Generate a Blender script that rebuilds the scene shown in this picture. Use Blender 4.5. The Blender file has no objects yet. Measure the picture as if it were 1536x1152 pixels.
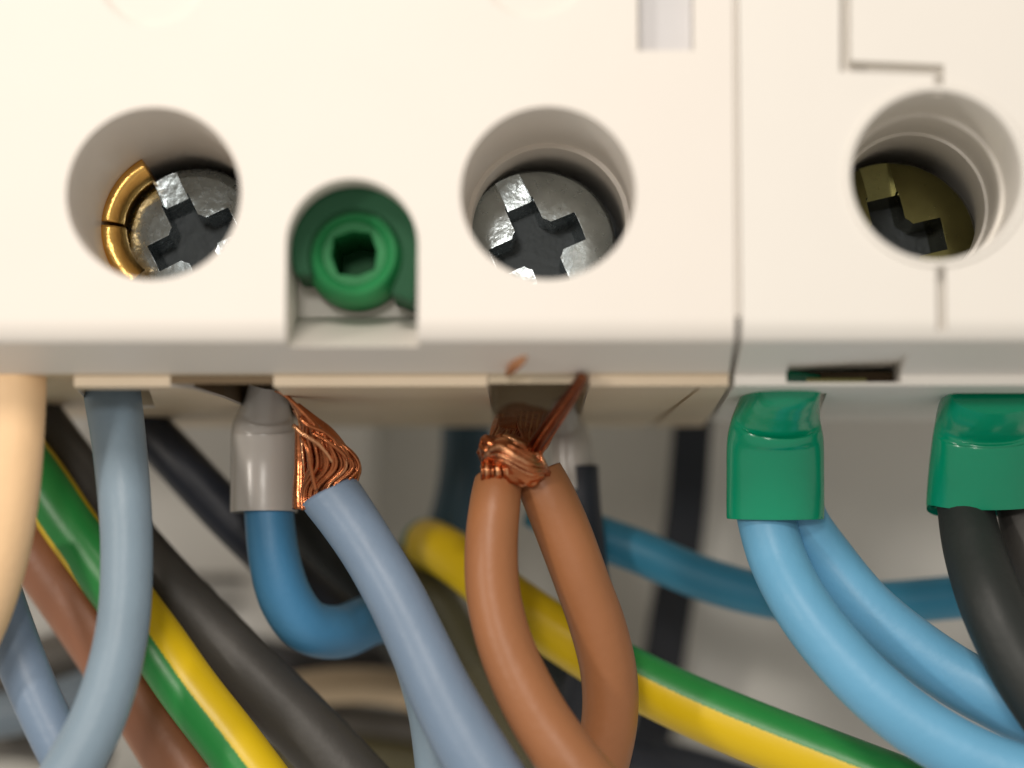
import bpy, bmesh, math, random
from mathutils import Vector, Matrix, noise
random.seed(7)
sc = bpy.context.scene
COL = sc.collection

# ------------------------------------------------------------------ camera
# one unit is one centimetre; the camera looks along +Y, the device fronts lie at Y = 0
FPX, CX, CY, D = 4200.0, 768.0, 576.0, 12.0
cam_d = bpy.data.cameras.new('camera')
cam = bpy.data.objects.new('camera', cam_d)
COL.objects.link(cam)
cam.location = (0, -D, 0)
cam.rotation_euler = (math.radians(90 + 5.76), 0, math.radians(0.85))
cam_d.sensor_width = 36
cam_d.lens = 36 * FPX / 1536
cam_d.clip_start = 0.1
cam_d.clip_end = 500
cam_d.dof.use_dof = True
cam_d.dof.focus_distance = 13.2
cam_d.dof.aperture_fstop = 0.17
cam_d.dof.aperture_blades = 0
sc.camera = cam

# ------------------------------------------------------------------ light
w = bpy.data.worlds.new('World'); sc.world = w; w.use_nodes = True
bg = w.node_tree.nodes['Background']
bg.inputs[0].default_value = (1.0, 0.94, 0.85, 1)
bg.inputs[1].default_value = 0.46

def area(name, loc, target, size, power, color):
    l = bpy.data.lights.new(name, 'AREA'); l.shape = 'DISK'; l.size = size
    l.energy = power; l.color = color
    o = bpy.data.objects.new(name, l); COL.objects.link(o)
    o.location = loc
    o.rotation_euler = (Vector(target) - Vector(loc)).to_track_quat('-Z', 'Y').to_euler()
    return o
area('work_lamp', (-3.5, -18, 13), (0, 1, 1), 5.5, 2200, (1.0, 0.905, 0.81))
area('phone_torch', (-10.5, -9.5, 2.6), (0, 1.0, 0.6), 1.3, 520, (1.0, 0.92, 0.82))
area('phone_flash', (-1.5, -12.6, 3.1), (0, 1.0, 0.6), 1.3, 290, (1.0, 0.94, 0.87))  # added fill near the camera for screw highlights and the wires below

vs = sc.view_settings
vs.view_transform = 'Standard'; vs.look = 'None'; vs.gamma = 1; vs.use_curve_mapping = False
vs.exposure = 0.0
sc.cycles.max_bounces = 8

# ------------------------------------------------------------------ helpers
CAMROT = cam.rotation_euler.to_matrix()
def ray(px, py):
    return CAMROT @ Vector(((px - CX) / FPX, (CY - py) / FPX, -1.0))
def P(px, py, Y):
    d = ray(px, py); t = (Y + D) / d.y
    return Vector((0, -D, 0)) + d * t
def Pz(px, py, z):
    d = ray(px, py); t = z / d.z
    return Vector((0, -D, 0)) + d * t
def lin(c):
    return tuple(((v/255)/12.92 if v/255 <= 0.04045 else ((v/255+0.055)/1.055)**2.4) for v in c)

def link(name, me, mat=None, parent=None):
    o = bpy.data.objects.new(name, me); COL.objects.link(o)
    if mat is not None and len(me.materials) == 0: me.materials.append(mat)
    if parent is not None: o.parent = parent
    return o
def tag(o, label=None, cat=None, group=None, kind=None):
    if label: o['label'] = label
    if cat: o['category'] = cat
    if group: o['group'] = group
    if kind: o['kind'] = kind
    return o
def empty(name, loc, label, cat, group=None):
    o = bpy.data.objects.new(name, None); COL.objects.link(o)
    o.location = loc; o.empty_display_size = 0.1
    tag(o, label, cat, group)
    return o
def adopt(child, parent):
    child.parent = parent
    child.matrix_parent_inverse = Matrix.Translation(-Vector(parent.location))
    return child

# ------------------------------------------------------------------ materials
def mat(name, col, rough=0.4, metal=0.0, bump=0.0, bscale=30, var=0.08, vscale=3, spec=0.5, rvar=0.0, coat=0.0, sss=0.0):
    m = bpy.data.materials.new(name); m.use_nodes = True
    nt = m.node_tree; b = nt.nodes['Principled BSDF']
    tc = nt.nodes.new('ShaderNodeTexCoord')
    n = nt.nodes.new('ShaderNodeTexNoise'); n.inputs['Scale'].default_value = vscale; n.inputs['Detail'].default_value = 6
    nt.links.new(tc.outputs['Object'], n.inputs['Vector'])
    mx = nt.nodes.new('ShaderNodeMix'); mx.data_type = 'RGBA'
    mx.inputs['A'].default_value = (*[c*(1-var) for c in col], 1)
    mx.inputs['B'].default_value = (*[min(1, c*(1+var)) for c in col], 1)
    nt.links.new(n.outputs['Fac'], mx.inputs['Factor'])
    nt.links.new(mx.outputs['Result'], b.inputs['Base Color'])
    b.inputs['Roughness'].default_value = rough
    b.inputs['Metallic'].default_value = metal
    b.inputs['Specular IOR Level'].default_value = spec
    b.inputs['Coat Weight'].default_value = coat
    b.inputs['Coat Roughness'].default_value = 0.15
    if sss:
        b.inputs['Subsurface Weight'].default_value = sss
        b.inputs['Subsurface Radius'].default_value = (0.05, 0.04, 0.03)
        b.inputs['Subsurface Scale'].default_value = 1.0
    if rvar:
        mr = nt.nodes.new('ShaderNodeMapRange')
        mr.inputs['To Min'].default_value = max(0.02, rough-rvar); mr.inputs['To Max'].default_value = rough+rvar
        n3 = nt.nodes.new('ShaderNodeTexNoise'); n3.inputs['Scale'].default_value = vscale*5; n3.inputs['Detail'].default_value = 4
        nt.links.new(tc.outputs['Object'], n3.inputs['Vector'])
        nt.links.new(n3.outputs['Fac'], mr.inputs['Value']); nt.links.new(mr.outputs['Result'], b.inputs['Roughness'])
    if bump:
        n2 = nt.nodes.new('ShaderNodeTexNoise'); n2.inputs['Scale'].default_value = bscale; n2.inputs['Detail'].default_value = 8
        nt.links.new(tc.outputs['Object'], n2.inputs['Vector'])
        bp = nt.nodes.new('ShaderNodeBump'); bp.inputs['Strength'].default_value = bump; bp.inputs['Distance'].default_value = 0.02
        nt.links.new(n2.outputs['Fac'], bp.inputs['Height']); nt.links.new(bp.outputs['Normal'], b.inputs['Normal'])
    return m

def wire_mat(name, rgb, rough=0.42, k=1.0, spec=0.4):
    c = tuple(v*k for v in lin(rgb))
    return mat(name, c, rough, bump=0.12, bscale=22, var=0.12, vscale=2.6, spec=spec, rvar=0.06)

M = {
 'housing': mat('cream_housing_plastic', (0.80, 0.755, 0.70), 0.42, bump=0.05, bscale=40, var=0.015, spec=0.4),
 'housing_r': mat('pale_housing_plastic', (0.80, 0.77, 0.72), 0.42, bump=0.05, bscale=40, var=0.015, spec=0.4),
 'steel': mat('zinc_plated_steel', (0.36, 0.41, 0.43), 0.26, 1.0, bump=0.9, bscale=4, var=0.25, vscale=6, rvar=0.12),
 'steel_bright': mat('galvanised_steel', (0.52, 0.58, 0.60), 0.24, 1.0, bump=1.0, bscale=4, var=0.5, vscale=5, rvar=0.14),
 'dark_brass': mat('tarnished_brass', (0.16, 0.15, 0.06), 0.24, 1.0, bump=0.12, bscale=7, var=0.3, vscale=5, rvar=0.1),
 'brass': mat('polished_brass', (0.85, 0.48, 0.14), 0.27, 1.0, bump=0.8, bscale=5, var=0.3, vscale=6),
 'dark_steel': mat('dark_terminal_steel', (0.07, 0.08, 0.085), 0.5, 0.6, bump=0.2, var=0.3),  # terminal cages, and the painted shade in the screw recesses
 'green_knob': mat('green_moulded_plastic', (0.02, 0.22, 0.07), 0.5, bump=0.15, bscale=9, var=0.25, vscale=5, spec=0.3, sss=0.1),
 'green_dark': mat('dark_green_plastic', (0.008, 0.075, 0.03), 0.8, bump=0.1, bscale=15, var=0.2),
 'copper': mat('bare_copper', (0.90, 0.40, 0.21), 0.22, 1.0, bump=0.4, bscale=35, var=0.35, vscale=9, rvar=0.1),
 'copper_dark': mat('heat_darkened_copper', (0.52, 0.18, 0.075), 0.24, 1.0, bump=0.4, bscale=9, var=0.5, vscale=10, rvar=0.12),  # deeper blotchy copper tone for cores and most strands
 'ferrule_green': mat('glossy_green_ferrule', (0.0, 0.30, 0.155), 0.2, bump=0.08, bscale=9, var=0.06, spec=0.6, sss=0.08),
 'ferrule_grey': mat('grey_ferrule_plastic', (0.50, 0.47, 0.44), 0.25, bump=0.08, bscale=9, var=0.06, spec=0.5, sss=0.1),
 'backwall': mat('grey_enclosure_paint', (0.64, 0.625, 0.58), 0.55, bump=0.1, bscale=8, var=0.08, vscale=0.6),
 'panel': mat('grey_panel_plastic', (0.66, 0.645, 0.61), 0.5, bump=0.1, bscale=8, var=0.06, vscale=0.6),
 'tan': mat('tan_base_moulding', (0.70, 0.575, 0.42), 0.42, bump=0.1, bscale=12, var=0.08, vscale=1.5),
 'copper_ox': mat('oxidised_copper', (0.22, 0.085, 0.045), 0.28, 1.0, bump=0.5, bscale=10, var=0.5, vscale=8),
 'window': mat('pale_grey_window', (0.62, 0.61, 0.62), 0.3),
 'liner': mat('dark_brown_terminal', (0.13, 0.085, 0.04), 0.5, 0.3),  # painted shade for a wire entry and the right slot
 'liner2': mat('grey_brown_terminal', (0.55, 0.46, 0.33), 0.5, 0.0),  # paler painted tone for the cups added in the other entries
 'strap': mat('black_strap_plastic', (0.010, 0.012, 0.020), 0.5, bump=0.2, bscale=6, var=0.4),
 'rib': mat('dark_grey_moulding', (0.13, 0.12, 0.105), 0.6),
 'slate': wire_mat('slate_blue_insulation', (132, 152, 168)),
 'slate2': wire_mat('slate_blue_insulation_deep', (120, 140, 164)),
 'cream': wire_mat('cream_insulation', (240, 203, 158), 0.5),
 'brown': wire_mat('brown_insulation', (158, 105, 68), 0.42),
 'brown2': wire_mat('reddish_brown_insulation', (156, 106, 80), 0.42),
 'black': wire_mat('black_insulation', (68, 66, 63), 0.5),
 'black2': wire_mat('blue_black_insulation', (38, 42, 52), 0.45),
 'blackg': wire_mat('green_black_insulation', (38, 42, 41), 0.5),
 'blue': wire_mat('mid_blue_insulation', (72, 134, 178)),
 'sky': wire_mat('sky_blue_insulation', (106, 170, 208)),
 'teal': wire_mat('teal_blue_insulation', (60, 138, 172)),
 'teal_d': wire_mat('dark_teal_insulation', (52, 76, 90)),
 'beige': wire_mat('beige_insulation', (205, 182, 150)),
 'grey': wire_mat('grey_insulation', (104, 100, 94)),
 'greyb': wire_mat('blue_grey_insulation', (120, 134, 146)),
 'olive': wire_mat('olive_grey_insulation', (100, 94, 66)),
 'dkgrey': wire_mat('dark_grey_insulation', (64, 64, 66)),
}

def stripe_mat(name):
    """earth wire: the attribute 'band' is 1 on the green band and 0 on the yellow"""
    m = mat(name, (0.5, 0.5, 0.5), 0.36, bump=0.05, bscale=20, spec=0.4, rvar=0.04)
    nt = m.node_tree; b = nt.nodes['Principled BSDF']
    uv = nt.nodes.new('ShaderNodeUVMap'); sp = nt.nodes.new('ShaderNodeSeparateXYZ')
    nt.links.new(uv.outputs[0], sp.inputs[0])
    nz = nt.nodes.new('ShaderNodeTexNoise'); nz.inputs['Scale'].default_value = 60
    tc = nt.nodes.new('ShaderNodeTexCoord'); nt.links.new(tc.outputs['Object'], nz.inputs['Vector'])
    ma = nt.nodes.new('ShaderNodeMath'); ma.operation = 'MULTIPLY_ADD'; ma.inputs[1].default_value = 0.012
    nt.links.new(nz.outputs['Fac'], ma.inputs[0]); nt.links.new(sp.outputs['X'], ma.inputs[2])
    cr = nt.nodes.new('ShaderNodeValToRGB'); cr.color_ramp.interpolation = 'LINEAR'
    G = (0.022, 0.235, 0.05, 1); Yc = (0.74, 0.51, 0.008, 1)
    e = cr.color_ramp.elements
    e[0].position = 0.0; e[0].color = Yc
    e[1].position = 0.31; e[1].color = Yc
    for p, c in ((0.322, G), (0.64, G), (0.652, Yc), (1.0, Yc)):
        x = e.new(p); x.color = c
    nt.links.new(ma.outputs[0], cr.inputs[0])
    nt.links.new(cr.outputs[0], b.inputs['Base Color'])
    return m
M['earth'] = stripe_mat('green_yellow_insulation')

# ------------------------------------------------------------------ tubes
def catmull(pts, n=9):
    out = []
    for i in range(len(pts)-1):
        p0 = pts[max(i-1, 0)]; p1 = pts[i]; p2 = pts[i+1]; p3 = pts[min(i+2, len(pts)-1)]
        for k in range(n):
            t = k/n
            out.append([0.5*((2*p1[j]) + (-p0[j]+p2[j])*t + (2*p0[j]-5*p1[j]+4*p2[j]-p3[j])*t*t + (-p0[j]+3*p1[j]-3*p2[j]+p3[j])*t**3) for j in range(len(p1))])
    out.append(list(pts[-1]))
    return out

def tube_mesh(name, rows, sides=28, band=None, wob=0.0, flat=1.0, cut=None, seed=0):
    """rows: (x, y, z, radius) world; band: function t -> angle of the green band's centre"""
    bm = bmesh.new(); uvl = bm.loops.layers.uv.new('UVMap')
    n = len(rows); rings = []; angs = []
    Aprev = None
    for i, r in enumerate(rows):
        c = Vector(r[:3])
        T = (Vector(rows[min(i+1, n-1)][:3]) - Vector(rows[max(i-1, 0)][:3])).normalized()
        B = Vector((0, -1, 0)) - T * T.dot(Vector((0, -1, 0)))
        if B.length < 0.25 and Aprev is not None: B = Aprev - T * T.dot(Aprev)
        B.normalize(); Aprev = B
        A = T.cross(B).normalized()
        ring = []
        for s in range(sides):
            a = 2*math.pi*s/sides
            rad = r[3]
            if wob:
                rad *= 1 + wob*noise.noise(Vector((c.x*1.3+seed, c.z*1.3, a*0.6)))
            p = c + (B*math.cos(a)*flat + A*math.sin(a))*rad
            if cut is not None and i == 0:
                p += T * cut * math.sin(a) * r[3]
            ring.append(bm.verts.new(p))
        rings.append(ring)
    tt = [i/(n-1) for i in range(n)]
    for i in range(n-1):
        for s in range(sides):
            f = bm.faces.new((rings[i][s], rings[i][(s+1) % sides], rings[i+1][(s+1) % sides], rings[i+1][s]))
            f.smooth = True
            if band:
                us = []
                for (k, q) in ((i, s), (i, s+1), (i+1, s+1), (i+1, s)):
                    a = 2*math.pi*q/sides - band(tt[k])
                    us.append(a/(2*math.pi))
                base = math.floor(sum(us)/4 + 0.5)
                for l, u in zip(f.loops, us):
                    l[uvl].uv = (u - base + 0.5, 0)
    for ring, flip in ((rings[0], True), (rings[-1], False)):
        try: bm.faces.new(ring[::-1] if flip else ring)
        except Exception: pass
    bmesh.ops.recalc_face_normals(bm, faces=bm.faces[:])
    me = bpy.data.meshes.new(name); bm.to_mesh(me); bm.free()
    return me

def px_rows(path, n=9):
    pts = []
    for (px, py, Y, wd) in path:
        p = P(px, py, Y); pts.append([p.x, p.y, p.z, wd/2*(D+Y)/FPX])
    return catmull(pts, n)

def wire(name, path, material, label=None, cat='wire', group=None, parent=None, band=None, n=9, wob=0.035, cut=None, flat=1.0):
    rows = px_rows(path, n)
    me = tube_mesh(name, rows, band=band, wob=wob, cut=cut, flat=flat, seed=len(bpy.data.meshes)*1.7)
    o = link(name, me, material)
    if parent is not None: adopt(o, parent)
    else: tag(o, label, cat, group)
    return o

# ------------------------------------------------------------------ solid modelling
def prism(poly_xz, y0, y1):
    bm = bmesh.new()
    a = [bm.verts.new((x, y0, z)) for x, z in poly_xz]; b = [bm.verts.new((x, y1, z)) for x, z in poly_xz]
    bm.faces.new(a); bm.faces.new(b[::-1])
    for i in range(len(a)):
        j = (i+1) % len(a); bm.faces.new((a[i], b[i], b[j], a[j]))
    bmesh.ops.recalc_face_normals(bm, faces=bm.faces[:])
    return bm
def vprism(poly_xy, z0, z1):
    bm = bmesh.new()
    a = [bm.verts.new((x, y, z0)) for x, y in poly_xy]; b = [bm.verts.new((x, y, z1)) for x, y in poly_xy]
    bm.faces.new(a); bm.faces.new(b[::-1])
    for i in range(len(a)):
        j = (i+1) % len(a); bm.faces.new((a[i], b[i], b[j], a[j]))
    bmesh.ops.recalc_face_normals(bm, faces=bm.faces[:])
    return bm
def cyl(c, r, y0, y1, n=96):
    return prism([(c.x + r*math.cos(2*math.pi*i/n+.01), c.z + r*math.sin(2*math.pi*i/n+.01)) for i in range(n)], y0, y1)
def solid(name, bm, cutters, material, bevel=0.02, segs=3, angle=32, parent=None, shift=None):
    me = bpy.data.meshes.new(name); bm.to_mesh(me); bm.free()
    o = link(name, me, material)
    tmp = []
    for k, cb in enumerate(cutters):
        cm = bpy.data.meshes.new('cutter'); cb.to_mesh(cm); cb.free()
        co = link('cutter', cm); tmp.append(co)
        md = o.modifiers.new('b%d' % k, 'BOOLEAN'); md.object = co; md.operation = 'DIFFERENCE'; md.solver = 'EXACT'
    if bevel:
        bv = o.modifiers.new('bevel', 'BEVEL'); bv.width = bevel; bv.segments = segs
        bv.limit_method = 'ANGLE'; bv.angle_limit = math.radians(angle); bv.harden_normals = False
        bv.miter_outer = 'MITER_ARC'
    bpy.context.view_layer.update()
    dg = bpy.context.evaluated_depsgraph_get()
    nm = bpy.data.meshes.new_from_object(o.evaluated_get(dg))
    o.modifiers.clear(); o.data = nm; nm.name = name
    for p in nm.polygons: p.use_smooth = True
    nm.set_sharp_from_angle(angle=math.radians(48))
    wn = o.modifiers.new('wn', 'WEIGHTED_NORMAL'); wn.keep_sharp = True; wn.weight = 100
    if len(nm.materials) == 0: nm.materials.append(material)
    for co in tmp:
        cm = co.data; bpy.data.objects.remove(co); bpy.data.meshes.remove(cm)
    if parent is not None: adopt(o, parent)
    return o

U = D/FPX           # world size of a photo pixel on the device fronts
def fr(px, py): p = P(px, py, 0); return p
z_front = fr(768, 484).z
z_step = P(768, 560, 0.47).z
zs = P(768, 579, 0.5).z
z_top = fr(768, -260).z
BACK = 2.65

def body(name, xa, xb, material, parent, cutters):
    prof = [(0.0, z_top), (0.0, z_front + 0.02)]
    for k in range(1, 6):
        a = math.radians(64)*k/6
        prof.append((0.13*(1-math.cos(a))*1.0, z_front + 0.02 - 0.13*math.sin(a)))
    prof += [(0.46, z_step), (0.50, zs+0.045), (0.50, zs), (BACK, zs), (BACK, z_top)]
    bm = bmesh.new()
    a = [bm.verts.new((xa, y, z)) for y, z in prof]; b = [bm.verts.new((xb, y, z)) for y, z in prof]
    bm.faces.new(a); bm.faces.new(b[::-1])
    for i in range(len(a)):
        j = (i+1) % len(a); bm.faces.new((a[i], b[i], b[j], a[j]))
    bmesh.ops.recalc_face_normals(bm, faces=bm.faces[:])
    return solid(name, bm, cutters, material, bevel=0.022, parent=parent)

xseam = fr(1106, 300).x
devL = empty('residual_current_device', (0.0, 0.0, zs), 'wide cream switchgear module with two screw holes and a green knob, copper wires under it', 'switchgear')
devR = empty('circuit_breaker', (xseam+1, 0.0, zs), 'pale breaker module at the right with one dark brass screw hole and grooved front', 'circuit breaker')

cL, cC, cR = fr(230, 290), fr(822, 289), fr(1405, 263)
R0 = 133*U
def poly_px(pts, Y=0): return [(P(x, y, Y).x, P(x, y, Y).z) for x, y in pts]
def under(pts, z=None):
    z = zs if z is None else z
    return [(Pz(x, y, z).x, Pz(x, y, z).y) for x, y in pts]

# arch pocket with a sloping floor
def arch_cutter():
    cx, top, r = 528, 268, 99
    pts = []
    for k in range(25):
        a = math.pi - math.pi*k/24
        pts.append((cx + r*math.cos(a), top + r - r*math.sin(a)))
    bm = bmesh.new()
    fl_f, fl_b = 533, 448
    loop_f = [(x, y) for x, y in pts]
    ff = [fr(x, y) for x, y in loop_f]; xl, xr = fr(cx-r, 300).x, fr(cx+r, 300).x
    zf, zb = fr(cx, fl_f).z, fr(cx, fl_b).z
    yf, yb = -0.4, 0.62
    slope_z = zf - (zb-zf)*0.4/0.62*0.9
    A = [bm.verts.new((p.x, yf, p.z)) for p in ff] + [bm.verts.new((xr, yf, slope_z)), bm.verts.new((xl, yf, slope_z))]
    B = [bm.verts.new((p.x, yb, p.z)) for p in ff] + [bm.verts.new((xr, yb, zb)), bm.verts.new((xl, yb, zb))]
    bm.faces.new(A); bm.faces.new(B[::-1])
    for i in range(len(A)):
        j = (i+1) % len(A); bm.faces.new((A[i], B[i], B[j], A[j]))
    bmesh.ops.recalc_face_normals(bm, faces=bm.faces[:])
    return bm

ENTRY0 = under([(116, 585), (224, 585), (233, 612), (140, 612)])
ENTRY1 = [(P(253, 570, .5).x, .49)] + under([(290, 584), (335, 597), (375, 614), (395, 630), (466, 630)]) + [(P(410, 570, .5).x, .49)]
ENTRY2 = [(P(731, 570, .5).x, .49)] + under([(741, 636), (868, 636)]) + [(P(884, 570, .5).x, .49)]
xw0, xw1 = fr(957, 40).x, fr(1040, 40).x
cutL = [
    cyl(cL, R0, -0.5, 1.95),
    cyl(cC, R0, -0.5, 0.86), cyl(cC, R0*0.94, 0.8, 1.95),
    arch_cutter(), cyl(P(533,384,0.42), 58*U, 0.4, 1.15),
    cyl(fr(228, -46), 88*U, -0.5, 0.035), cyl(fr(800, -62), 92*U, -0.5, 0.03),
    prism([(xw0, fr(0, 79).z), (xw1, fr(0, 79).z), (xw1, fr(0, -140).z), (xw0, fr(0, -140).z)], -0.5, 0.10),
    # the shelf stops short at the far left
    vprism(under([(-500, 575), (101, 566), (128, 604), (215, 636), (300, 668), (300, 760), (-700, 760)]), zs-0.5, zs+0.052),
    # wire entries
    vprism(ENTRY0, zs-0.5, zs+0.36), vprism(ENTRY1, zs-0.5, zs+0.36), vprism(ENTRY2, zs-0.5, zs+0.36),
    # narrow diagonal groove in the underside
    vprism(under([(1046, 582), (1052, 582), (950, 662), (940, 662)]), zs-0.5, zs+0.06),
]
hl = body('housing', fr(-420, 0).x, xseam - 0.012, M['housing'], devL, cutL)
hl.data.materials.append(M['tan'])      # tan colour for the lower faces behind the front edge
for p_ in hl.data.polygons:
    c_ = p_.center
    if c_.y > 0.475 and c_.z < z_step - 0.002: p_.material_index = 1
gz0 = fr(0, 500).z
cutR = [
    cyl(cR, 130*U, -0.5, 0.50), cyl(cR, 124*U, 0.4, 0.86), cyl(cR, 119*U, 0.8, 1.95),
    prism(poly_px([(1261, -200), (1276, -200), (1276, 91), (1416, 97), (1416, 150), (1401, 150), (1401, 112), (1260, 107)]), -0.5, 0.105),
    prism(poly_px([(1404, 380), (1418, 380), (1420, 495), (1406, 495)]), -0.5, 0.085),
    prism([(P(1180, 570, .5).x, zs+0.014), (P(1352, 570, .5).x, zs+0.014), (P(1354, 545, .42).x, P(1354, 538, .42).z), (P(1180, 552, .42).x, P(1180, 546, .42).z)], 0.2, 1.1),
    vprism(under([(1124, 590), (1240, 590), (1216, 652), (1110, 652)]), zs-0.5, zs+0.25),
    vprism(under([(1430, 590), (1600, 590), (1560, 652), (1405, 652)]), zs-0.5, zs+0.25),
    vprism(under([(1000, 632), (1800, 632), (1800, 640), (1000, 640)]), zs-0.5, zs+0.04),
]
body('housing', xseam + 0.014, xseam + 3.6, M['housing_r'], devR, cutR)
# chamfer ring that lines the mouth of the right hole
def lathe_ring(name, c, prof, material, parent, seg=96):
    bm = bmesh.new(); rings = []
    for (r, y) in prof:
        rings.append([bm.verts.new((c.x + r*math.cos(2*math.pi*i/seg), y, c.z + r*math.sin(2*math.pi*i/seg))) for i in range(seg)])
    n = len(rings)
    for k in range(n):
        a, b = rings[k], rings[(k+1) % n]
        for i in range(seg):
            j = (i+1) % seg
            f = bm.faces.new((a[i], a[j], b[j], b[i])); f.smooth = True
    bmesh.ops.recalc_face_normals(bm, faces=bm.faces[:])
    me = bpy.data.meshes.new(name); bm.to_mesh(me); bm.free(); me.set_sharp_from_angle(angle=math.radians(50))
    return adopt(link(name, me, material), parent)
lathe_ring('hole_rim', cR, [(128*U, 0.03), (130.5*U, -0.012), (138*U, -0.016), (141*U, 0.004), (141*U, 0.03), (135*U, 0.04)], M['housing_r'], devR)

def boxpart(name, x0, x1, y0, y1, z0, z1, material, parent):
    return solid(name, prism([(x0, z0), (x1, z0), (x1, z1), (x0, z1)], y0, y1), [], material, bevel=0.004, parent=parent)
boxpart('side_flange', xseam-0.011, xseam+0.012, 0.035, 0.5, z_front+0.03, z_top-0.1, M['housing'], devL)
boxpart('side_flange', xseam-0.011, xseam+0.012, 0.58, 2.5, zs+0.06, z_front+0.02, M['housing'], devL)
boxpart('slot_clip', P(1176, 570, .8).x, P(1350, 570, .8).x, 0.80, 0.84, zs+0.016, z_step+0.04, M['liner'], devR)  # dark plate added at the back to paint the slot's shade
boxpart('slot_clip', P(1210, 570, .6).x, P(1300, 570, .6).x, 0.60, 0.70, zs+0.016, zs+0.045, M['dark_brass'], devR)
boxpart('window_plate', xw0+0.004, xw1-0.004, 0.075, 0.12, fr(0, 78).z, fr(0, -135).z, M['window'], devL)
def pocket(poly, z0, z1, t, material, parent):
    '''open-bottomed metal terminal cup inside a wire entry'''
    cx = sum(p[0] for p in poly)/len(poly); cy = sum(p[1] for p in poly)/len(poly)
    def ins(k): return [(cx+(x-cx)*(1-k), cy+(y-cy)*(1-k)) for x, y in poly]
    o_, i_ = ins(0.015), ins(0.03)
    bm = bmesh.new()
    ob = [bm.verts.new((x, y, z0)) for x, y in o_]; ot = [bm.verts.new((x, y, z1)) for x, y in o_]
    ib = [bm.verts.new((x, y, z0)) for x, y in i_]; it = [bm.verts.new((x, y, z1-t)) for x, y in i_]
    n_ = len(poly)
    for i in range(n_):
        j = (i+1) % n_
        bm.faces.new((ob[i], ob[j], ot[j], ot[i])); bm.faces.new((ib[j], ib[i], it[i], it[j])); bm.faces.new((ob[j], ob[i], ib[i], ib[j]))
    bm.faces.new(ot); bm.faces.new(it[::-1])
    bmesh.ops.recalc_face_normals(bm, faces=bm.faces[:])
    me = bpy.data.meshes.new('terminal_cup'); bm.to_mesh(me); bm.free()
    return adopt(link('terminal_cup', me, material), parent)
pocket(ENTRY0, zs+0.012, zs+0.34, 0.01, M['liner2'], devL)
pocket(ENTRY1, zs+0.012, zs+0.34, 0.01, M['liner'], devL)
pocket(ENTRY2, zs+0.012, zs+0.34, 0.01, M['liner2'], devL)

# ------------------------------------------------------------------ terminal screws
def screw(c, R, Y, rot, material, parent, label=None, slot_w=0.17, cross=0.60, depth=0.46):
    """cheese head with full slot and a deeper stubby cross recess"""
    n = 72
    prof = [(0, 0.0), (R*0.3, 0.004), (R*0.6, 0.014), (R*0.84, 0.036), (R*0.95, 0.075), (R, 0.14), (R, 0.62), (0, 0.62)]
    bm = bmesh.new(); rings = []
    for (r, y) in prof:
        if r == 0: rings.append([bm.verts.new((0, y, 0))])
        else: rings.append([bm.verts.new((r*math.cos(2*math.pi*i/n), y, r*math.sin(2*math.pi*i/n))) for i in range(n)])
    for k in range(len(rings)-1):
        a, b = rings[k], rings[k+1]
        for i in range(n):
            j = (i+1) % n
            if len(a) == 1: bm.faces.new((a[0], b[i], b[j]))
            elif len(b) == 1: bm.faces.new((a[i], b[0], a[j]))
            else: bm.faces.new((a[i], b[i], b[j], a[j]))
    bmesh.ops.recalc_face_normals(bm, faces=bm.faces[:])
    def box(hx, hz, y1, taper=0.85):
        m = bmesh.new()
        f = [m.verts.new((sx*hx*1.02, -0.1, sz*hz*1.02)) for sx, sz in ((-1,-1),(1,-1),(1,1),(-1,1))]
        g = [m.verts.new((sx*hx*taper, y1, sz*hz*taper)) for sx, sz in ((-1,-1),(1,-1),(1,1),(-1,1))]
        m.faces.new(f); m.faces.new(g[::-1])
        for i in range(4): m.faces.new((f[i], g[i], g[(i+1)%4], f[(i+1)%4]))
        bmesh.ops.recalc_face_normals(m, faces=m.faces[:]); return m
    sw = R*slot_w
    cuts = [box(sw, R*1.3, 0.10, 0.98), box(R*cross, sw*1.12, depth, 0.80), box(sw*1.15, R*cross, depth+0.01, 0.80), prism([(R*0.33*math.cos(math.radians(15*q)), R*0.33*math.sin(math.radians(15*q))) for q in range(24)], -0.1, depth*0.93)]
    o = solid('terminal_screw', bm, cuts, material, bevel=0.012, segs=2, angle=30)
    o.data.transform(Matrix.Rotation(rot, 4, 'Y')); o.data.transform(Matrix.Translation((c.x, Y, c.z)))
    fl_ = link('recess_floor', bpy.data.meshes.new('recess_floor'), M['dark_steel'])  # dark disc added to paint shade into the cross recess
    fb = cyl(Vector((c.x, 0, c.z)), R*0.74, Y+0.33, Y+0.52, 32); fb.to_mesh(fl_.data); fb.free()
    adopt(fl_, parent)
    adopt(o, parent)
    if label: o['label'] = label
    # rough dings on the head
    for v in o.data.vertices:
        q = noise.noise_vector(v.co*9)
        v.co += q*0.004
    return o
sC = P(806, 366, 1.0); sL = P(290, 358, 1.05); sR = P(1341, 366, 1.05)
screw(sC, 121*(D+1)/FPX, 1.0, math.radians(-24), M['steel_bright'], devL, 'bright zinc slotted cross screw')
screw(sL, 116*(D+1.05)/FPX, 1.05, math.radians(-26), M['steel'], devL, 'grey zinc slotted cross screw')
screw(sR, 134*(D+1.05)/FPX, 1.05, math.radians(-12), M['dark_brass'], devR)
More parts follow.
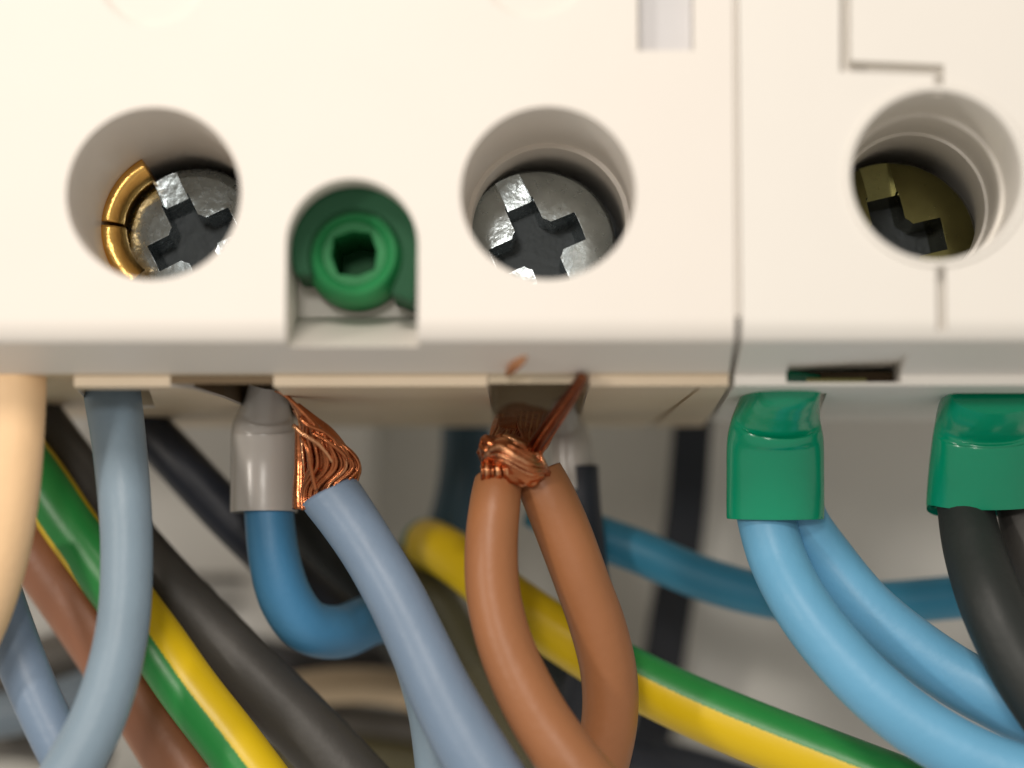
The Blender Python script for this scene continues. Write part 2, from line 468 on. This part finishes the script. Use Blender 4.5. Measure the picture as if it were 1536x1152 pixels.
# polished brass clamp beside the left screw
def arc_plate(name, c, r0, r1, y0, y1, a0, a1, material, parent, n=26):
    bm = bmesh.new(); rows = []
    for i in range(n+1):
        a = a0 + (a1-a0)*i/n
        dx, dz = math.cos(a), math.sin(a)
        rows.append([bm.verts.new((c.x+r*dx, y, c.z+r*dz)) for r, y in ((r0, y0+.05), (r0+(r1-r0)*.3, y0), (r0+(r1-r0)*.7, y0-0.02), (r1, y0+0.03), (r1, y1), (r0, y1))])
    for i in range(n):
        for k in range(6):
            f = bm.faces.new((rows[i][k], rows[i+1][k], rows[i+1][(k+1)%6], rows[i][(k+1)%6])); f.smooth = True
    bm.faces.new(rows[0]); bm.faces.new(rows[-1][::-1])
    bmesh.ops.recalc_face_normals(bm, faces=bm.faces[:])
    me = bpy.data.meshes.new(name); bm.to_mesh(me); bm.free()
    return adopt(link(name, me, material), parent)
cLd = P(268, 342, 1.0)
arc_plate('brass_clamp', cLd, 92*U, 134*U, 0.955, 1.2, math.radians(118), math.radians(176), M['brass'], devL)
arc_plate('brass_clamp', cLd, 88*U, 134*U, 0.95, 1.2, math.radians(179), math.radians(232), M['brass'], devL)

# dark terminal cage behind each screw
for c, dv in ((cL, devL), (cC, devL), (cR, devR)):
    bm = cyl(c, 140*U, 1.80, 1.84, 48)
    me = bpy.data.meshes.new('terminal_cage'); bm.to_mesh(me); bm.free()
    adopt(link('terminal_cage', me, M['dark_steel']), dv)

# green knob in the arch pocket
kc = P(533, 384, 0.42)
knob = empty('tmp', (0, 0, 0), 'x', 'x'); bpy.data.objects.remove(knob)
n = 64
prof = [(80*U, 0.60), (80*U, 0.36), (76*U, 0.31), (66*U, 0.285), (54*U, 0.30), (50*U, 0.33), (47*U, 0.58)]
kb = lathe_ring('green_knob', Vector((kc.x, 0, kc.z)), prof, M['green_knob'], devL, 64)
def star(c, r0, r1, k, rot, n=4):
    pts = []
    for i in range(n*2):
        a = rot + math.pi*i/n; r = r0 if i % 2 == 0 else r1
        pts.append((c.x + r*math.cos(a), c.z + r*math.sin(a)))
    return pts
sq = solid('knob_core', cyl(kc, 56*U, 0.345, 1.0, 64), [prism(star(kc, 41*U, 36*U, 4, math.radians(52)), 0.2, 0.92)], M['green_knob'], bevel=0.01, parent=None)
adopt(sq, devL)
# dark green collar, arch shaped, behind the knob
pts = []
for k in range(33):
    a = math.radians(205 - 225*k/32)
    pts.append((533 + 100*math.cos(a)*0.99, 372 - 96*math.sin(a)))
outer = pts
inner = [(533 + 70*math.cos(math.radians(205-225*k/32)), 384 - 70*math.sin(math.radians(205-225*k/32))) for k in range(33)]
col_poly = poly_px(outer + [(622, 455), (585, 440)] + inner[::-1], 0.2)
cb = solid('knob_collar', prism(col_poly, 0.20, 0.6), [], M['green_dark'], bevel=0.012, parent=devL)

# ------------------------------------------------------------------ background
def slab(name, x0, x1, z0, z1, y0, y1, material, bev=0.03):
    return solid(name, prism([(x0, z0), (x1, z0), (x1, z1), (x0, z1)], y0, y1), [], material, bevel=bev)
bw = slab('back_wall', -14, 14, -16, 12, 5.0, 5.3, M['backwall']); tag(bw, kind='structure')
pa = P(1062, 655, 4.0); pb = P(1025, 1010, 4.0)
dirx = (pb.x-pa.x)/(pb.z-pa.z)
panel = solid('mounting_panel', prism([(pa.x + dirx*(5-pa.z), 5), (9, 5), (9, -9), (pa.x + dirx*(-9-pa.z), -9)], 4.0, 4.4), [], M['panel'], bevel=0.04)
tag(panel, 'flat grey mounting panel behind the light blue wires on the right', 'panel')
pc = P(975, 655, 4.2); pd = P(930, 1010, 4.2)
panel2 = empty('backing_plate', P(300, 860, 4.1), 'grey backing plate with short moulded ribs behind the left wires', 'panel')
bmp = prism([(-9, 5), (P(560, 600, 4.2).x, 5), (P(560, 600, 4.2).x, P(560, 955, 4.2).z), (-9, P(0, 955, 4.2).z)], 4.2, 4.5)
adopt(solid('plate', bmp, [], M['panel'], bevel=0.05), panel2)
for (x0, x1, y0, y1) in ((268, 362, 862, 874), (300, 360, 898, 908)):  # raised dark bars paint the shade of small recessed slots
    a, b = P(x0, y0, 4.15), P(x1, y1, 4.15)
    adopt(slab('rib', a.x, b.x, b.z, a.z, 4.08, 4.25, M['rib'], 0.015), panel2)
# black strap hanging behind
def ribbon(name, pts, wd, thick, material, label, cat):
    rows = px_rows([(x, y, Y, wd) for x, y, Y in pts])
    o = link(name, tube_mesh(name, rows, flat=thick, sides=24), material); tag(o, label, cat); return o
def strap():
    rows = catmull([list(P(x, y, Y)) + [wd*(D+Y)/FPX] for x, y, Y, wd in ((1045, 560, 3.3, 58), (1038, 655, 3.3, 58), (1028, 780, 3.4, 60), (1005, 930, 3.5, 62), (985, 1060, 3.6, 62), (960, 1190, 3.7, 62))], 8)
    bm = bmesh.new(); prev = None
    for r in rows:
        x, y, z, wv = r
        vs_ = [bm.verts.new((x+sx*wv/2, y+dy, z)) for sx, dy in ((-1, 0.02), (-0.94, 0), (0.94, 0), (1, 0.02), (1, 0.12), (-1, 0.12))]
        if prev:
            for k in range(6): bm.faces.new((prev[k], prev[(k+1)%6], vs_[(k+1)%6], vs_[k]))
        prev = vs_
    bmesh.ops.recalc_face_normals(bm, faces=bm.faces[:])
    me = bpy.data.meshes.new('black_strap'); bm.to_mesh(me); bm.free()
    tag(link('black_strap', me, M['strap']), 'flat black strap hanging behind the teal blue wire', 'strap')
strap()

# ------------------------------------------------------------------ far, blurred cables
far = [
 ('beige_cable', [(330,1075,3.6,54),(430,1040,3.4,54),(520,1028,3.3,54),(610,1036,3.3,54),(700,1070,3.5,54),(800,1120,3.7,54)], 'beige', 'blurred beige cable arching behind the lower slate blue wire'),
 ('grey_cable', [(300,960,3.7,56),(390,985,3.6,56),(480,1000,3.6,56),(580,985,3.6,56),(680,960,3.7,56),(800,950,3.9,56)], 'dkgrey', 'dark grey cable crossing just above the beige cable'),
 ('grey_cable', [(380,1085,3.9,62),(500,1082,3.8,62),(640,1100,3.8,62),(800,1110,3.9,62)], 'grey', 'grey cable lying just below the beige cable'),
 ('grey_cable', [(400,1150,3.7,60),(520,1132,3.7,60),(660,1152,3.7,60),(800,1190,3.7,60)], 'olive', 'lowest olive grey cable at the bottom edge behind the slate wire'),
 ('grey_cable', [(-80,1045,3.2,76),(20,1008,3.2,76),(130,975,3.2,76),(230,965,3.3,76)], 'grey', 'thick grey cable crossing behind the two left slate blue wires'),
 ('blue_grey_cable', [(-80,1082,3.0,68),(20,1070,3.0,68),(100,1050,3.0,68),(190,1015,3.1,68)], 'greyb', 'blue grey cable just under the thick grey cable at the left'),
 ('dark_teal_cable', [(700,560,3.0,76),(700,660,2.9,76),(692,740,2.9,76),(668,830,3.0,76),(640,930,3.2,76)], 'teal_d', 'dark teal cable hanging behind the yellow end of the earth wire'),
 ('dark_cable', [(400,700,2.9,80),(450,770,2.8,80),(510,850,2.8,80),(580,930,2.9,80),(660,1010,3.0,80)], 'blackg', 'dark green grey cable seen inside the bend of the mid blue wire'),
 ('olive_cable', [(600,830,3.1,70),(650,900,3.0,74),(700,980,3.0,74),(760,1060,3.0,74),(820,1140,3.0,74)], 'olive', 'olive grey cable running down between the slate and brown wires'),
 ('dark_cable', [(770,930,2.9,46),(830,1010,2.9,46),(880,1080,2.9,46),(920,1160,2.9,46)], 'blackg', 'thin dark cable seen between the two brown wires'),
 ('dark_cable', [(860,1090,3.0,60),(960,1130,3.0,60),(1050,1155,3.0,60),(1160,1190,3.0,60)], 'black2', 'dark cable at the bottom edge right of the brown wires'),
 ('dark_cable', [(-120,1120,3.6,60),(0,1110,3.6,60),(80,1120,3.6,60),(160,1150,3.6,60)], 'grey', 'grey cable in the bottom left corner behind the slate wire'),
]
for nm, path, mt, lb in far:
    wire(nm, path, M[mt], lb, 'cable')

# ------------------------------------------------------------------ left bundle
wire('cream_wire', [(26,470,0.75,96),(24,540,0.62,94),(22,640,0.6,92),(14,740,0.62,91),(-2,830,0.66,90),(-32,925,0.72,90),(-78,1020,0.8,90)], M['cream'],
     'thick cream wire in front at the left edge', 'wire')
wire('black_wire', [(-30,520,2.0,72),(50,615,2.0,74),(100,685,1.95,78),(160,768,1.9,84),(232,858,1.8,90),(300,932,1.75,94),(375,1010,1.7,98),(450,1085,1.65,102),(535,1175,1.6,104),(620,1270,1.55,104)], M['black'],
     'thick matt black wire running diagonally beside the lower left earth wire', 'wire')
wire('black_wire', [(150,560,2.2,68),(210,630,2.15,70),(270,695,2.1,72),(330,760,2.1,72),(390,820,2.1,72),(450,880,2.2,72),(530,950,2.3,72)], M['black2'],
     'glossy blue black wire passing behind the grey ferrule of the mid blue wire', 'wire')
wire('earth_wire', [(-20,622,1.75,84),(50,708,1.7,84),(105,788,1.65,84),(162,865,1.6,86),(228,955,1.5,88),(284,1035,1.42,90),(342,1110,1.36,92),(402,1190,1.3,92)], M['earth'],
     'green and yellow striped earth wire crossing behind the big slate blue wire', 'earth wire', band=lambda t: math.radians(0 + 64*min(1, max(0, (t-0.36)/0.16))))
wire('brown_wire', [(-60,695,1.95,96),(20,778,1.92,98),(75,852,1.88,100),(130,930,1.84,100),(185,1010,1.8,102),(235,1085,1.76,104),(290,1175,1.7,106)], M['brown2'],
     'reddish brown wire below the striped earth wire at the left', 'wire')
wire('slate_blue_wire', [(-30,800,1.15,76),(-8,880,1.12,76),(20,960,1.1,76),(52,1040,1.05,76),(92,1125,1.0,76),(130,1200,0.95,76)], M['slate2'],
     'narrower slate blue wire coming from behind the cream wire', 'wire')
wire('slate_blue_wire', [(160,520,1.15,84),(168,590,1.08,86),(178,660,1.0,83),(187,750,0.9,81),(190,830,0.86,80),(186,920,0.82,80),(172,1000,0.78,82),(146,1080,0.75,84),(110,1150,0.72,86),(80,1200,0.7,86)], M['slate'],
     'big slate blue wire bowing down in front of the striped earth wire', 'wire')

# ------------------------------------------------------------------ ferrules
def sections(name, secs, material, parent, sides=40, sub=5, pleat=0.0, label=None, open_end=True):
    """secs: (px, py, Y, width_px, depth ratio, squareness) from mouth to tip"""
    rows = []
    for (px, py, Y, wd, dr, sq_) in secs:
        p = P(px, py, Y); rows.append([p.x, p.y, p.z, wd/2*(D+Y)/FPX, dr, sq_])
    rows = catmull(rows, sub)
    bm = bmesh.new(); rings = []
    for i, r in enumerate(rows):
        c = Vector(r[:3]); ring = []
        T = (Vector(rows[min(i+1, len(rows)-1)][:3]) - Vector(rows[max(i-1, 0)][:3])).normalized()
        A = Vector((1, 0, 0)); A = (A - T*T.dot(A)).normalized(); B = T.cross(A)
        for s in range(sides):
            a = 2*math.pi*s/sides; e = 2.0/(r[5]*2)
            ca, sa = math.cos(a), math.sin(a)
            ux = math.copysign(abs(ca)**e, ca); uy = math.copysign(abs(sa)**e, sa)
            k = 1 + pleat*math.sin(a*5)*(i/len(rows))
            ring.append(bm.verts.new(c + A*ux*r[3]*k + B*uy*r[3]*r[4]*k))
        rings.append(ring)
    # wall thickness at the mouth
    c0 = Vector(rows[0][:3]); inner0 = [bm.verts.new(c0 + (v.co-c0)*0.93) for v in rings[0]]
    c1 = Vector(rows[min(6, len(rows)-1)][:3]); inner1 = [bm.verts.new(c1 + (v.co-c1)*0.90) for v in rings[min(6, len(rows)-1)]]
    rings = [inner1, inner0] + rings
    for i in range(len(rings)-1):
        for s in range(sides):
            f = bm.faces.new((rings[i][s], rings[i][(s+1)%sides], rings[i+1][(s+1)%sides], rings[i+1][s])); f.smooth = True
    bm.faces.new(rings[-1])
    bmesh.ops.recalc_face_normals(bm, faces=bm.faces[:])
    me = bpy.data.meshes.new(name); bm.to_mesh(me); bm.free(); me.set_sharp_from_angle(angle=math.radians(55))
    o = adopt(link(name, me, material), parent)
    if label: o['label'] = label
    return o

# mid blue wire with grey ferrule
t = empty('ferruled_wire', P(405, 770, 1.55), 'mid blue wire with a grey ferrule, bending up at the bottom into a hook', 'wire')
wire('insulation', [(400,720,1.55,72),(404,775,1.55,74),(412,840,1.55,78),(430,900,1.58,82),(462,940,1.65,82),(510,948,1.8,80),(556,930,2.0,76),(600,925,2.4,70),(622,950,3.0,66)], M['blue'], parent=t)
sections('ferrule', [(396,768,1.55,101,0.9,1.05),(396,740,1.55,101,0.9,1.05),(396,690,1.55,100,0.9,1.05),(396,652,1.53,99,0.9,1.05),(396,640,1.52,95,0.9,1.05),(397,629,1.5,88,0.9,1.0),(398,618,1.48,78,0.9,1.0),(400,602,1.44,68,0.9,1.0),(403,575,1.40,60,0.9,1.0)], M['ferrule_grey'], t)
# black wire with grey ferrule, behind the brown pair
t = empty('ferruled_wire', P(862, 735, 2.0), 'thin black wire with a grey ferrule half hidden behind the right brown wire', 'wire')
wire('insulation', [(868,700,2.0,58),(872,760,2.0,58),(880,840,2.0,60),(888,920,2.05,60),(880,1000,2.2,60),(850,1090,2.4,60)], M['black2'], parent=t)
sections('ferrule', [(860,735,2.0,64,0.9,1.0),(858,700,2.0,64,0.9,1.05),(856,668,2.0,62,0.9,1.05),(852,645,1.98,54,0.9,1.0),(848,632,1.95,42,0.9,1.0),(846,600,1.9,34,0.9,1.0)], M['ferrule_grey'], t)
# sky blue pair in green ferrule
t = empty('ferruled_wire_pair', P(1163, 780, 1.2), 'pair of light blue wires sharing one glossy green ferrule', 'wire pair')
wire('insulation', [(1140,725,1.30,84),(1150,780,1.28,88),(1168,842,1.22,88),(1202,908,1.12,88),(1251,973,1.06,90),(1314,1038,1.0,92),(1392,1099,0.95,94),(1484,1148,0.9,96),(1600,1190,0.85,108)], M['sky'], parent=t)
wire('insulation', [(1194,720,1.34,72),(1203,780,1.36,78),(1242,842,1.4,84),(1296,908,1.36,86),(1358,962,1.32,88),(1432,1014,1.27,90),(1512,1056,1.2,92),(1620,1112,1.15,88)], M['sky'], parent=t)
sections('ferrule', [(1163,778,1.25,145,0.66,1.0),(1163,768,1.245,147,0.66,1.0),(1163,715,1.21,147,0.7,1.0),(1163,665,1.17,146,0.72,1.0),(1164,640,1.13,138,0.82,1.0),(1166,623,1.09,129,0.75,1.0),(1170,606,1.0,120,0.75,1.0),(1176,592,0.9,111,0.72,1.0),(1182,579,0.82,102,0.66,1.0),(1186,555,0.8,92,0.6,1.0)], M['ferrule_green'], t, pleat=0.012)
# black pair in green ferrule
t = empty('ferruled_wire_pair', P(1465, 757, 1.3), 'pair of black wires in a green ferrule at the right edge', 'wire pair')
wire('insulation', [(1440,705,1.33,78),(1447,757,1.32,84),(1461,825,1.2,92),(1488,905,1.02,98),(1528,985,0.95,104),(1580,1065,0.9,108),(1640,1140,0.85,108)], M['blackg'], parent=t)
wire('insulation', [(1530,700,1.4,84),(1538,757,1.4,86),(1556,830,1.35,92),(1592,905,1.3,96),(1650,985,1.25,100)], M['black'], parent=t)
sections('ferrule', [(1478,756,1.34,176,0.66,1.08),(1478,748,1.335,176,0.66,1.08),(1480,700,1.28,172,0.75,1.08),(1482,655,1.22,165,0.75,1.08),(1483,635,1.18,160,0.72,1.05),(1485,620,1.12,156,0.65,1.2),(1490,606,1.0,150,0.6,1.1),(1495,590,0.9,140,0.5,1.0)], M['ferrule_green'], t)

# ------------------------------------------------------------------ middle wires
wire('teal_blue_wire', [(800,760,2.3,62),(880,798,2.25,64),(960,828,2.2,66),(1050,866,2.2,66),(1140,892,2.2,66),(1230,905,2.2,66),(1330,904,2.2,66),(1430,896,2.2,66),(1540,886,2.2,66),(1640,880,2.2,66)], M['teal'],
     'teal blue wire running across behind the light blue pair', 'wire')
wire('earth_wire', [(672,842,3.4,62),(650,826,3.1,66),(638,815,2.7,70),(650,818,2.4,74),(690,842,2.2,78),(750,890,2.0,80),(830,946,1.9,82),(920,1000,1.8,86),(1010,1046,1.7,88),(1110,1090,1.6,92),(1220,1134,1.5,96),(1340,1180,1.4,98),(1460,1225,1.3,98)], M['earth'],
     'yellow earth wire with a green stripe passing behind the brown pair', 'earth wire', band=lambda t: math.radians(175 + 125*min(1, max(0, (t-0.42)/0.2))))

# ------------------------------------------------------------------ slate wire with frayed copper
def strands(parent, paths, wd, material, jitter=0.0):
    for i, path in enumerate(paths):
        rows = px_rows([(x, y, Y, (wv if wv else wd)) for x, y, Y, wv in path], 6)
        o = link('copper_strand', tube_mesh('copper_strand', rows, sides=8, wob=0.12, seed=i*3.1), material[i % len(material)])
        adopt(o, parent)
t = empty('frayed_wire', P(497, 745, 1.1), 'slate blue wire whose frayed copper strands bunch up beside the grey ferrule', 'wire')
wire('insulation', [(496,742,1.12,92),(520,775,1.1,90),(556,830,1.06,88),(596,900,1.0,90),(632,975,0.95,92),(662,1040,0.9,96),(700,1110,0.86,102),(745,1185,0.82,106)], M['slate2'], parent=t, cut=-0.22)
wire('insulation', [(596,905,1.5,60),(618,960,1.5,72),(636,1010,1.45,78),(654,1080,1.4,80),(668,1200,1.4,80)], M['slate'], 'x', parent=t)
ps = []
R_ = random.Random(5)
for i in range(110):
    th = R_.uniform(0, 2*math.pi); q = math.sqrt(R_.uniform(0.25, 1)); u = q*math.cos(th); v = q*math.sin(th)
    tw = 0.5; u2 = u*math.cos(tw)-v*math.sin(tw); v2 = u*math.sin(tw)+v*math.cos(tw); u3 = u*math.cos(2*tw)-v*math.sin(2*tw); v3 = u*math.sin(2*tw)+v*math.cos(2*tw)
    wv = R_.uniform(4.2, 6)
    ps.append([(490 + u*38, 752 - u*14, 1.12 + v*0.10, wv), (494 + u*42, 728 - u*6, 1.12+v*0.11, wv), (499 + u2*43 + R_.uniform(-2, 2), 700 + u*2, 1.1+v2*0.13, wv), (489 + u2*38 + R_.uniform(-2, 2), 664 + u2*14, 1.07+v2*0.12, wv), (464 + u3*20, 632 + u3*14, 1.02+v3*0.07, wv), (440 + u3*10, 604 + u3*9, 0.97+v3*0.04, wv), (418+u3*6, 586, 0.95+v3*0.03, 4)])
# loose strands sticking out to the left, with bright ends
ps += [[(450,626,0.93,7),(462,638,0.92,7),(488,650,0.95,7),(512,676,1.0,6),(524,712,1.12,6)],
       [(440,638,0.92,7),(456,652,0.9,7),(480,668,0.92,7),(500,696,0.98,6),(508,730,1.12,6)],
       [(452,655,0.92,7),(462,675,0.9,7),(466,700,0.92,7),(474,735,0.98,7)],
       [(468,650,0.94,6),(494,664,0.93,6),(520,688,0.98,6),(528,720,1.14,6)]]
strands(t, ps, 7, [M['copper'], M['copper_dark'], M['copper_dark']])
core = link('copper_core', tube_mesh('copper_core', px_rows([(492,752,1.16,60),(500,722,1.18,66),(498,692,1.16,62),(484,660,1.12,46),(464,634,1.06,28),(444,610,1.0,14)], 8), wob=0.25, seed=4), M['copper_dark']); adopt(core, t)
# flattened solid copper lying at the left of the bunch
strands(t, [[(452,764,1.2,26),(452,735,1.2,26),(452,700,1.2,22),(450,665,1.18,16),(448,640,1.15,12)], [(470,750,1.22,22),(474,700,1.2,22),(470,660,1.15,18),(456,630,1.1,10)]], 10, [M['copper_dark']])

# ------------------------------------------------------------------ brown pair with twisted copper
t = empty('twisted_wire_pair', P(775, 715, 1.1), 'pair of brown wires whose bare copper ends are twisted together in the terminal', 'wire pair')
wire('insulation', [(806,708,1.12,74),(822,742,1.12,80),(846,800,1.14,83),(872,870,1.16,82),(897,940,1.2,84),(913,1010,1.24,84),(914,1080,1.28,84),(900,1150,1.3,84),(880,1210,1.3,84)], M['brown'], parent=t, cut=-0.25)
wire('insulation', [(748,720,1.05,72),(742,760,1.0,77),(737,820,0.96,80),(740,890,0.93,82),(756,960,0.9,84),(784,1030,0.87,88),(820,1095,0.85,92),(868,1160,0.82,96),(920,1220,0.8,96)], M['brown'], parent=t, cut=0.1)
# lumpy fused core
bm = bmesh.new(); bmesh.ops.create_icosphere(bm, subdivisions=6, radius=1)
cc = P(770, 690, 0.98); k = (D+1.05)/FPX
for v in bm.verts:
    d = v.co.copy()
    along = d.x*0.80 - d.z*0.60; across = d.x*0.60 + d.z*0.80
    wr = abs(noise.noise(Vector((along*1.3, across*3.4 + 0.8*noise.noise(d*2), d.y*3))))
    ridge = abs(noise.noise(d*2.3 + Vector((3, 1, 7))))
    rr = 1 + 0.16*noise.noise(d*1.6) - 0.16*ridge - 0.05*wr
    x, y, z = d.x*54*rr, d.y*36*rr, d.z*38*rr
    x += -z*0.35*(1 if z > 0 else 0.2)*-0.2
    z += -x*0.32
    v.co = cc + Vector((x*k, y*k, z*k))
for f in bm.faces: f.smooth = True
me = bpy.data.meshes.new('fused_copper'); bm.to_mesh(me); bm.free()
adopt(link('fused_copper', me, M['copper_dark']), t)
ps = []
# bright ridge across the front
for i in range(20):      # the left wire's strands laid over the knot towards the right wire
    k = i/19 + R_.uniform(-.03, .03); j = lambda m: R_.uniform(-m, m); wv = R_.uniform(5, 9)
    fy = 0.83 + 0.16*abs(2*k-1)**2
    ps.append([(742+26*(1-k)-26*k*0.4, 728, 1.08, wv), (724+10*k+j(2), 704-34*k+j(2), fy+0.08, wv), (742+14*k+j(2), 690-36*k+j(3), fy-0.02, wv), (768+8*k+j(2), 704-42*k+j(3), fy-0.05, wv), (796+2*k+j(2), 714-38*k+j(3), fy-0.01, wv), (824-16*k+j(3), 714-30*k+j(2), fy+0.10, wv), (828-14*k, 722-30*k, 1.15, wv)])
for i in range(12):      # the right wire's strands folded up and back under them
    k = i/11; j = lambda m: R_.uniform(-m, m); wv = R_.uniform(5, 8)
    ps.append([(786+40*k, 722-6*k, 1.06, wv), (784+36*k+j(2), 702+j(3), 0.92, wv), (790+22*k+j(3), 680+j(3), 0.90, wv), (784+20*k+j(3), 660+j(3), 0.98, wv), (778+30*k, 638, 1.15, wv), (780+34*k, 618, 1.4, wv)])
for i in range(9):
    k = i/8; j = lambda m: R_.uniform(-m, m); wv = R_.uniform(5, 8)
    ps.append([(724+44*k, 726, 1.0, wv), (722+46*k+j(2), 708, 0.9, wv), (724+40*k+j(2), 688+j(3), 0.94, wv), (736+34*k+j(3), 664+j(3), 1.0, wv), (746+36*k, 640, 1.2, wv), (750+38*k, 622, 1.4, wv)])
# strands of the spike
sp = []
for (dx, dy, dY, wv) in ((-4, -3, 0.02, 10), (4, 3, 0.0, 11), (0, 0, 0.06, 11), (9, 6, 0.04, 5), (0, 0, -0.02, 5)):
    sp.append([(786+dx, 706+dy, 0.98+dY, wv), (800+dx*1.2, 672+dy, 0.90+dY, wv), (824+dx*1.2, 636+dy*1.1, 0.78+dY, wv), (848+dx, 602+dy, 0.62+dY, wv), (868+dx*.8, 574+dy*.8, 0.46+dY, wv), (874+dx*.7, 564+dy*.6, 0.40+dY, wv*.8)])
strands(t, sp, 9, [M['copper_ox'], M['copper_ox'], M['copper_ox'], M['copper_dark'], M['copper_dark']])
strands(t, ps, 9, [M['copper'], M['copper_dark'], M['copper_dark']])
fl = link('flattened_copper', tube_mesh('flattened_copper', px_rows([(772,690,1.06,66),(774,668,1.12,80),(780,648,1.25,86),(786,632,1.5,86),(790,620,1.8,80)], 8), sides=40, wob=0.3, flat=0.35, seed=2), M['copper_dark']); adopt(fl, t)
# loose strand end poking out in front of the housing edge
rows = px_rows([(761,561,0.40,9),(770,551,0.33,15),(780,541,0.27,15),(789,531,0.22,8)], 6)
o = link('stray_strand', tube_mesh('stray_strand', rows, sides=10), M['copper']); tag(o, 'short stray copper strand caught on the lower edge of the housing', 'copper strand')

# drop the placeholder label given to a part
for o in sc.objects:
    if o.parent is not None and o.get('category'): del o['category']
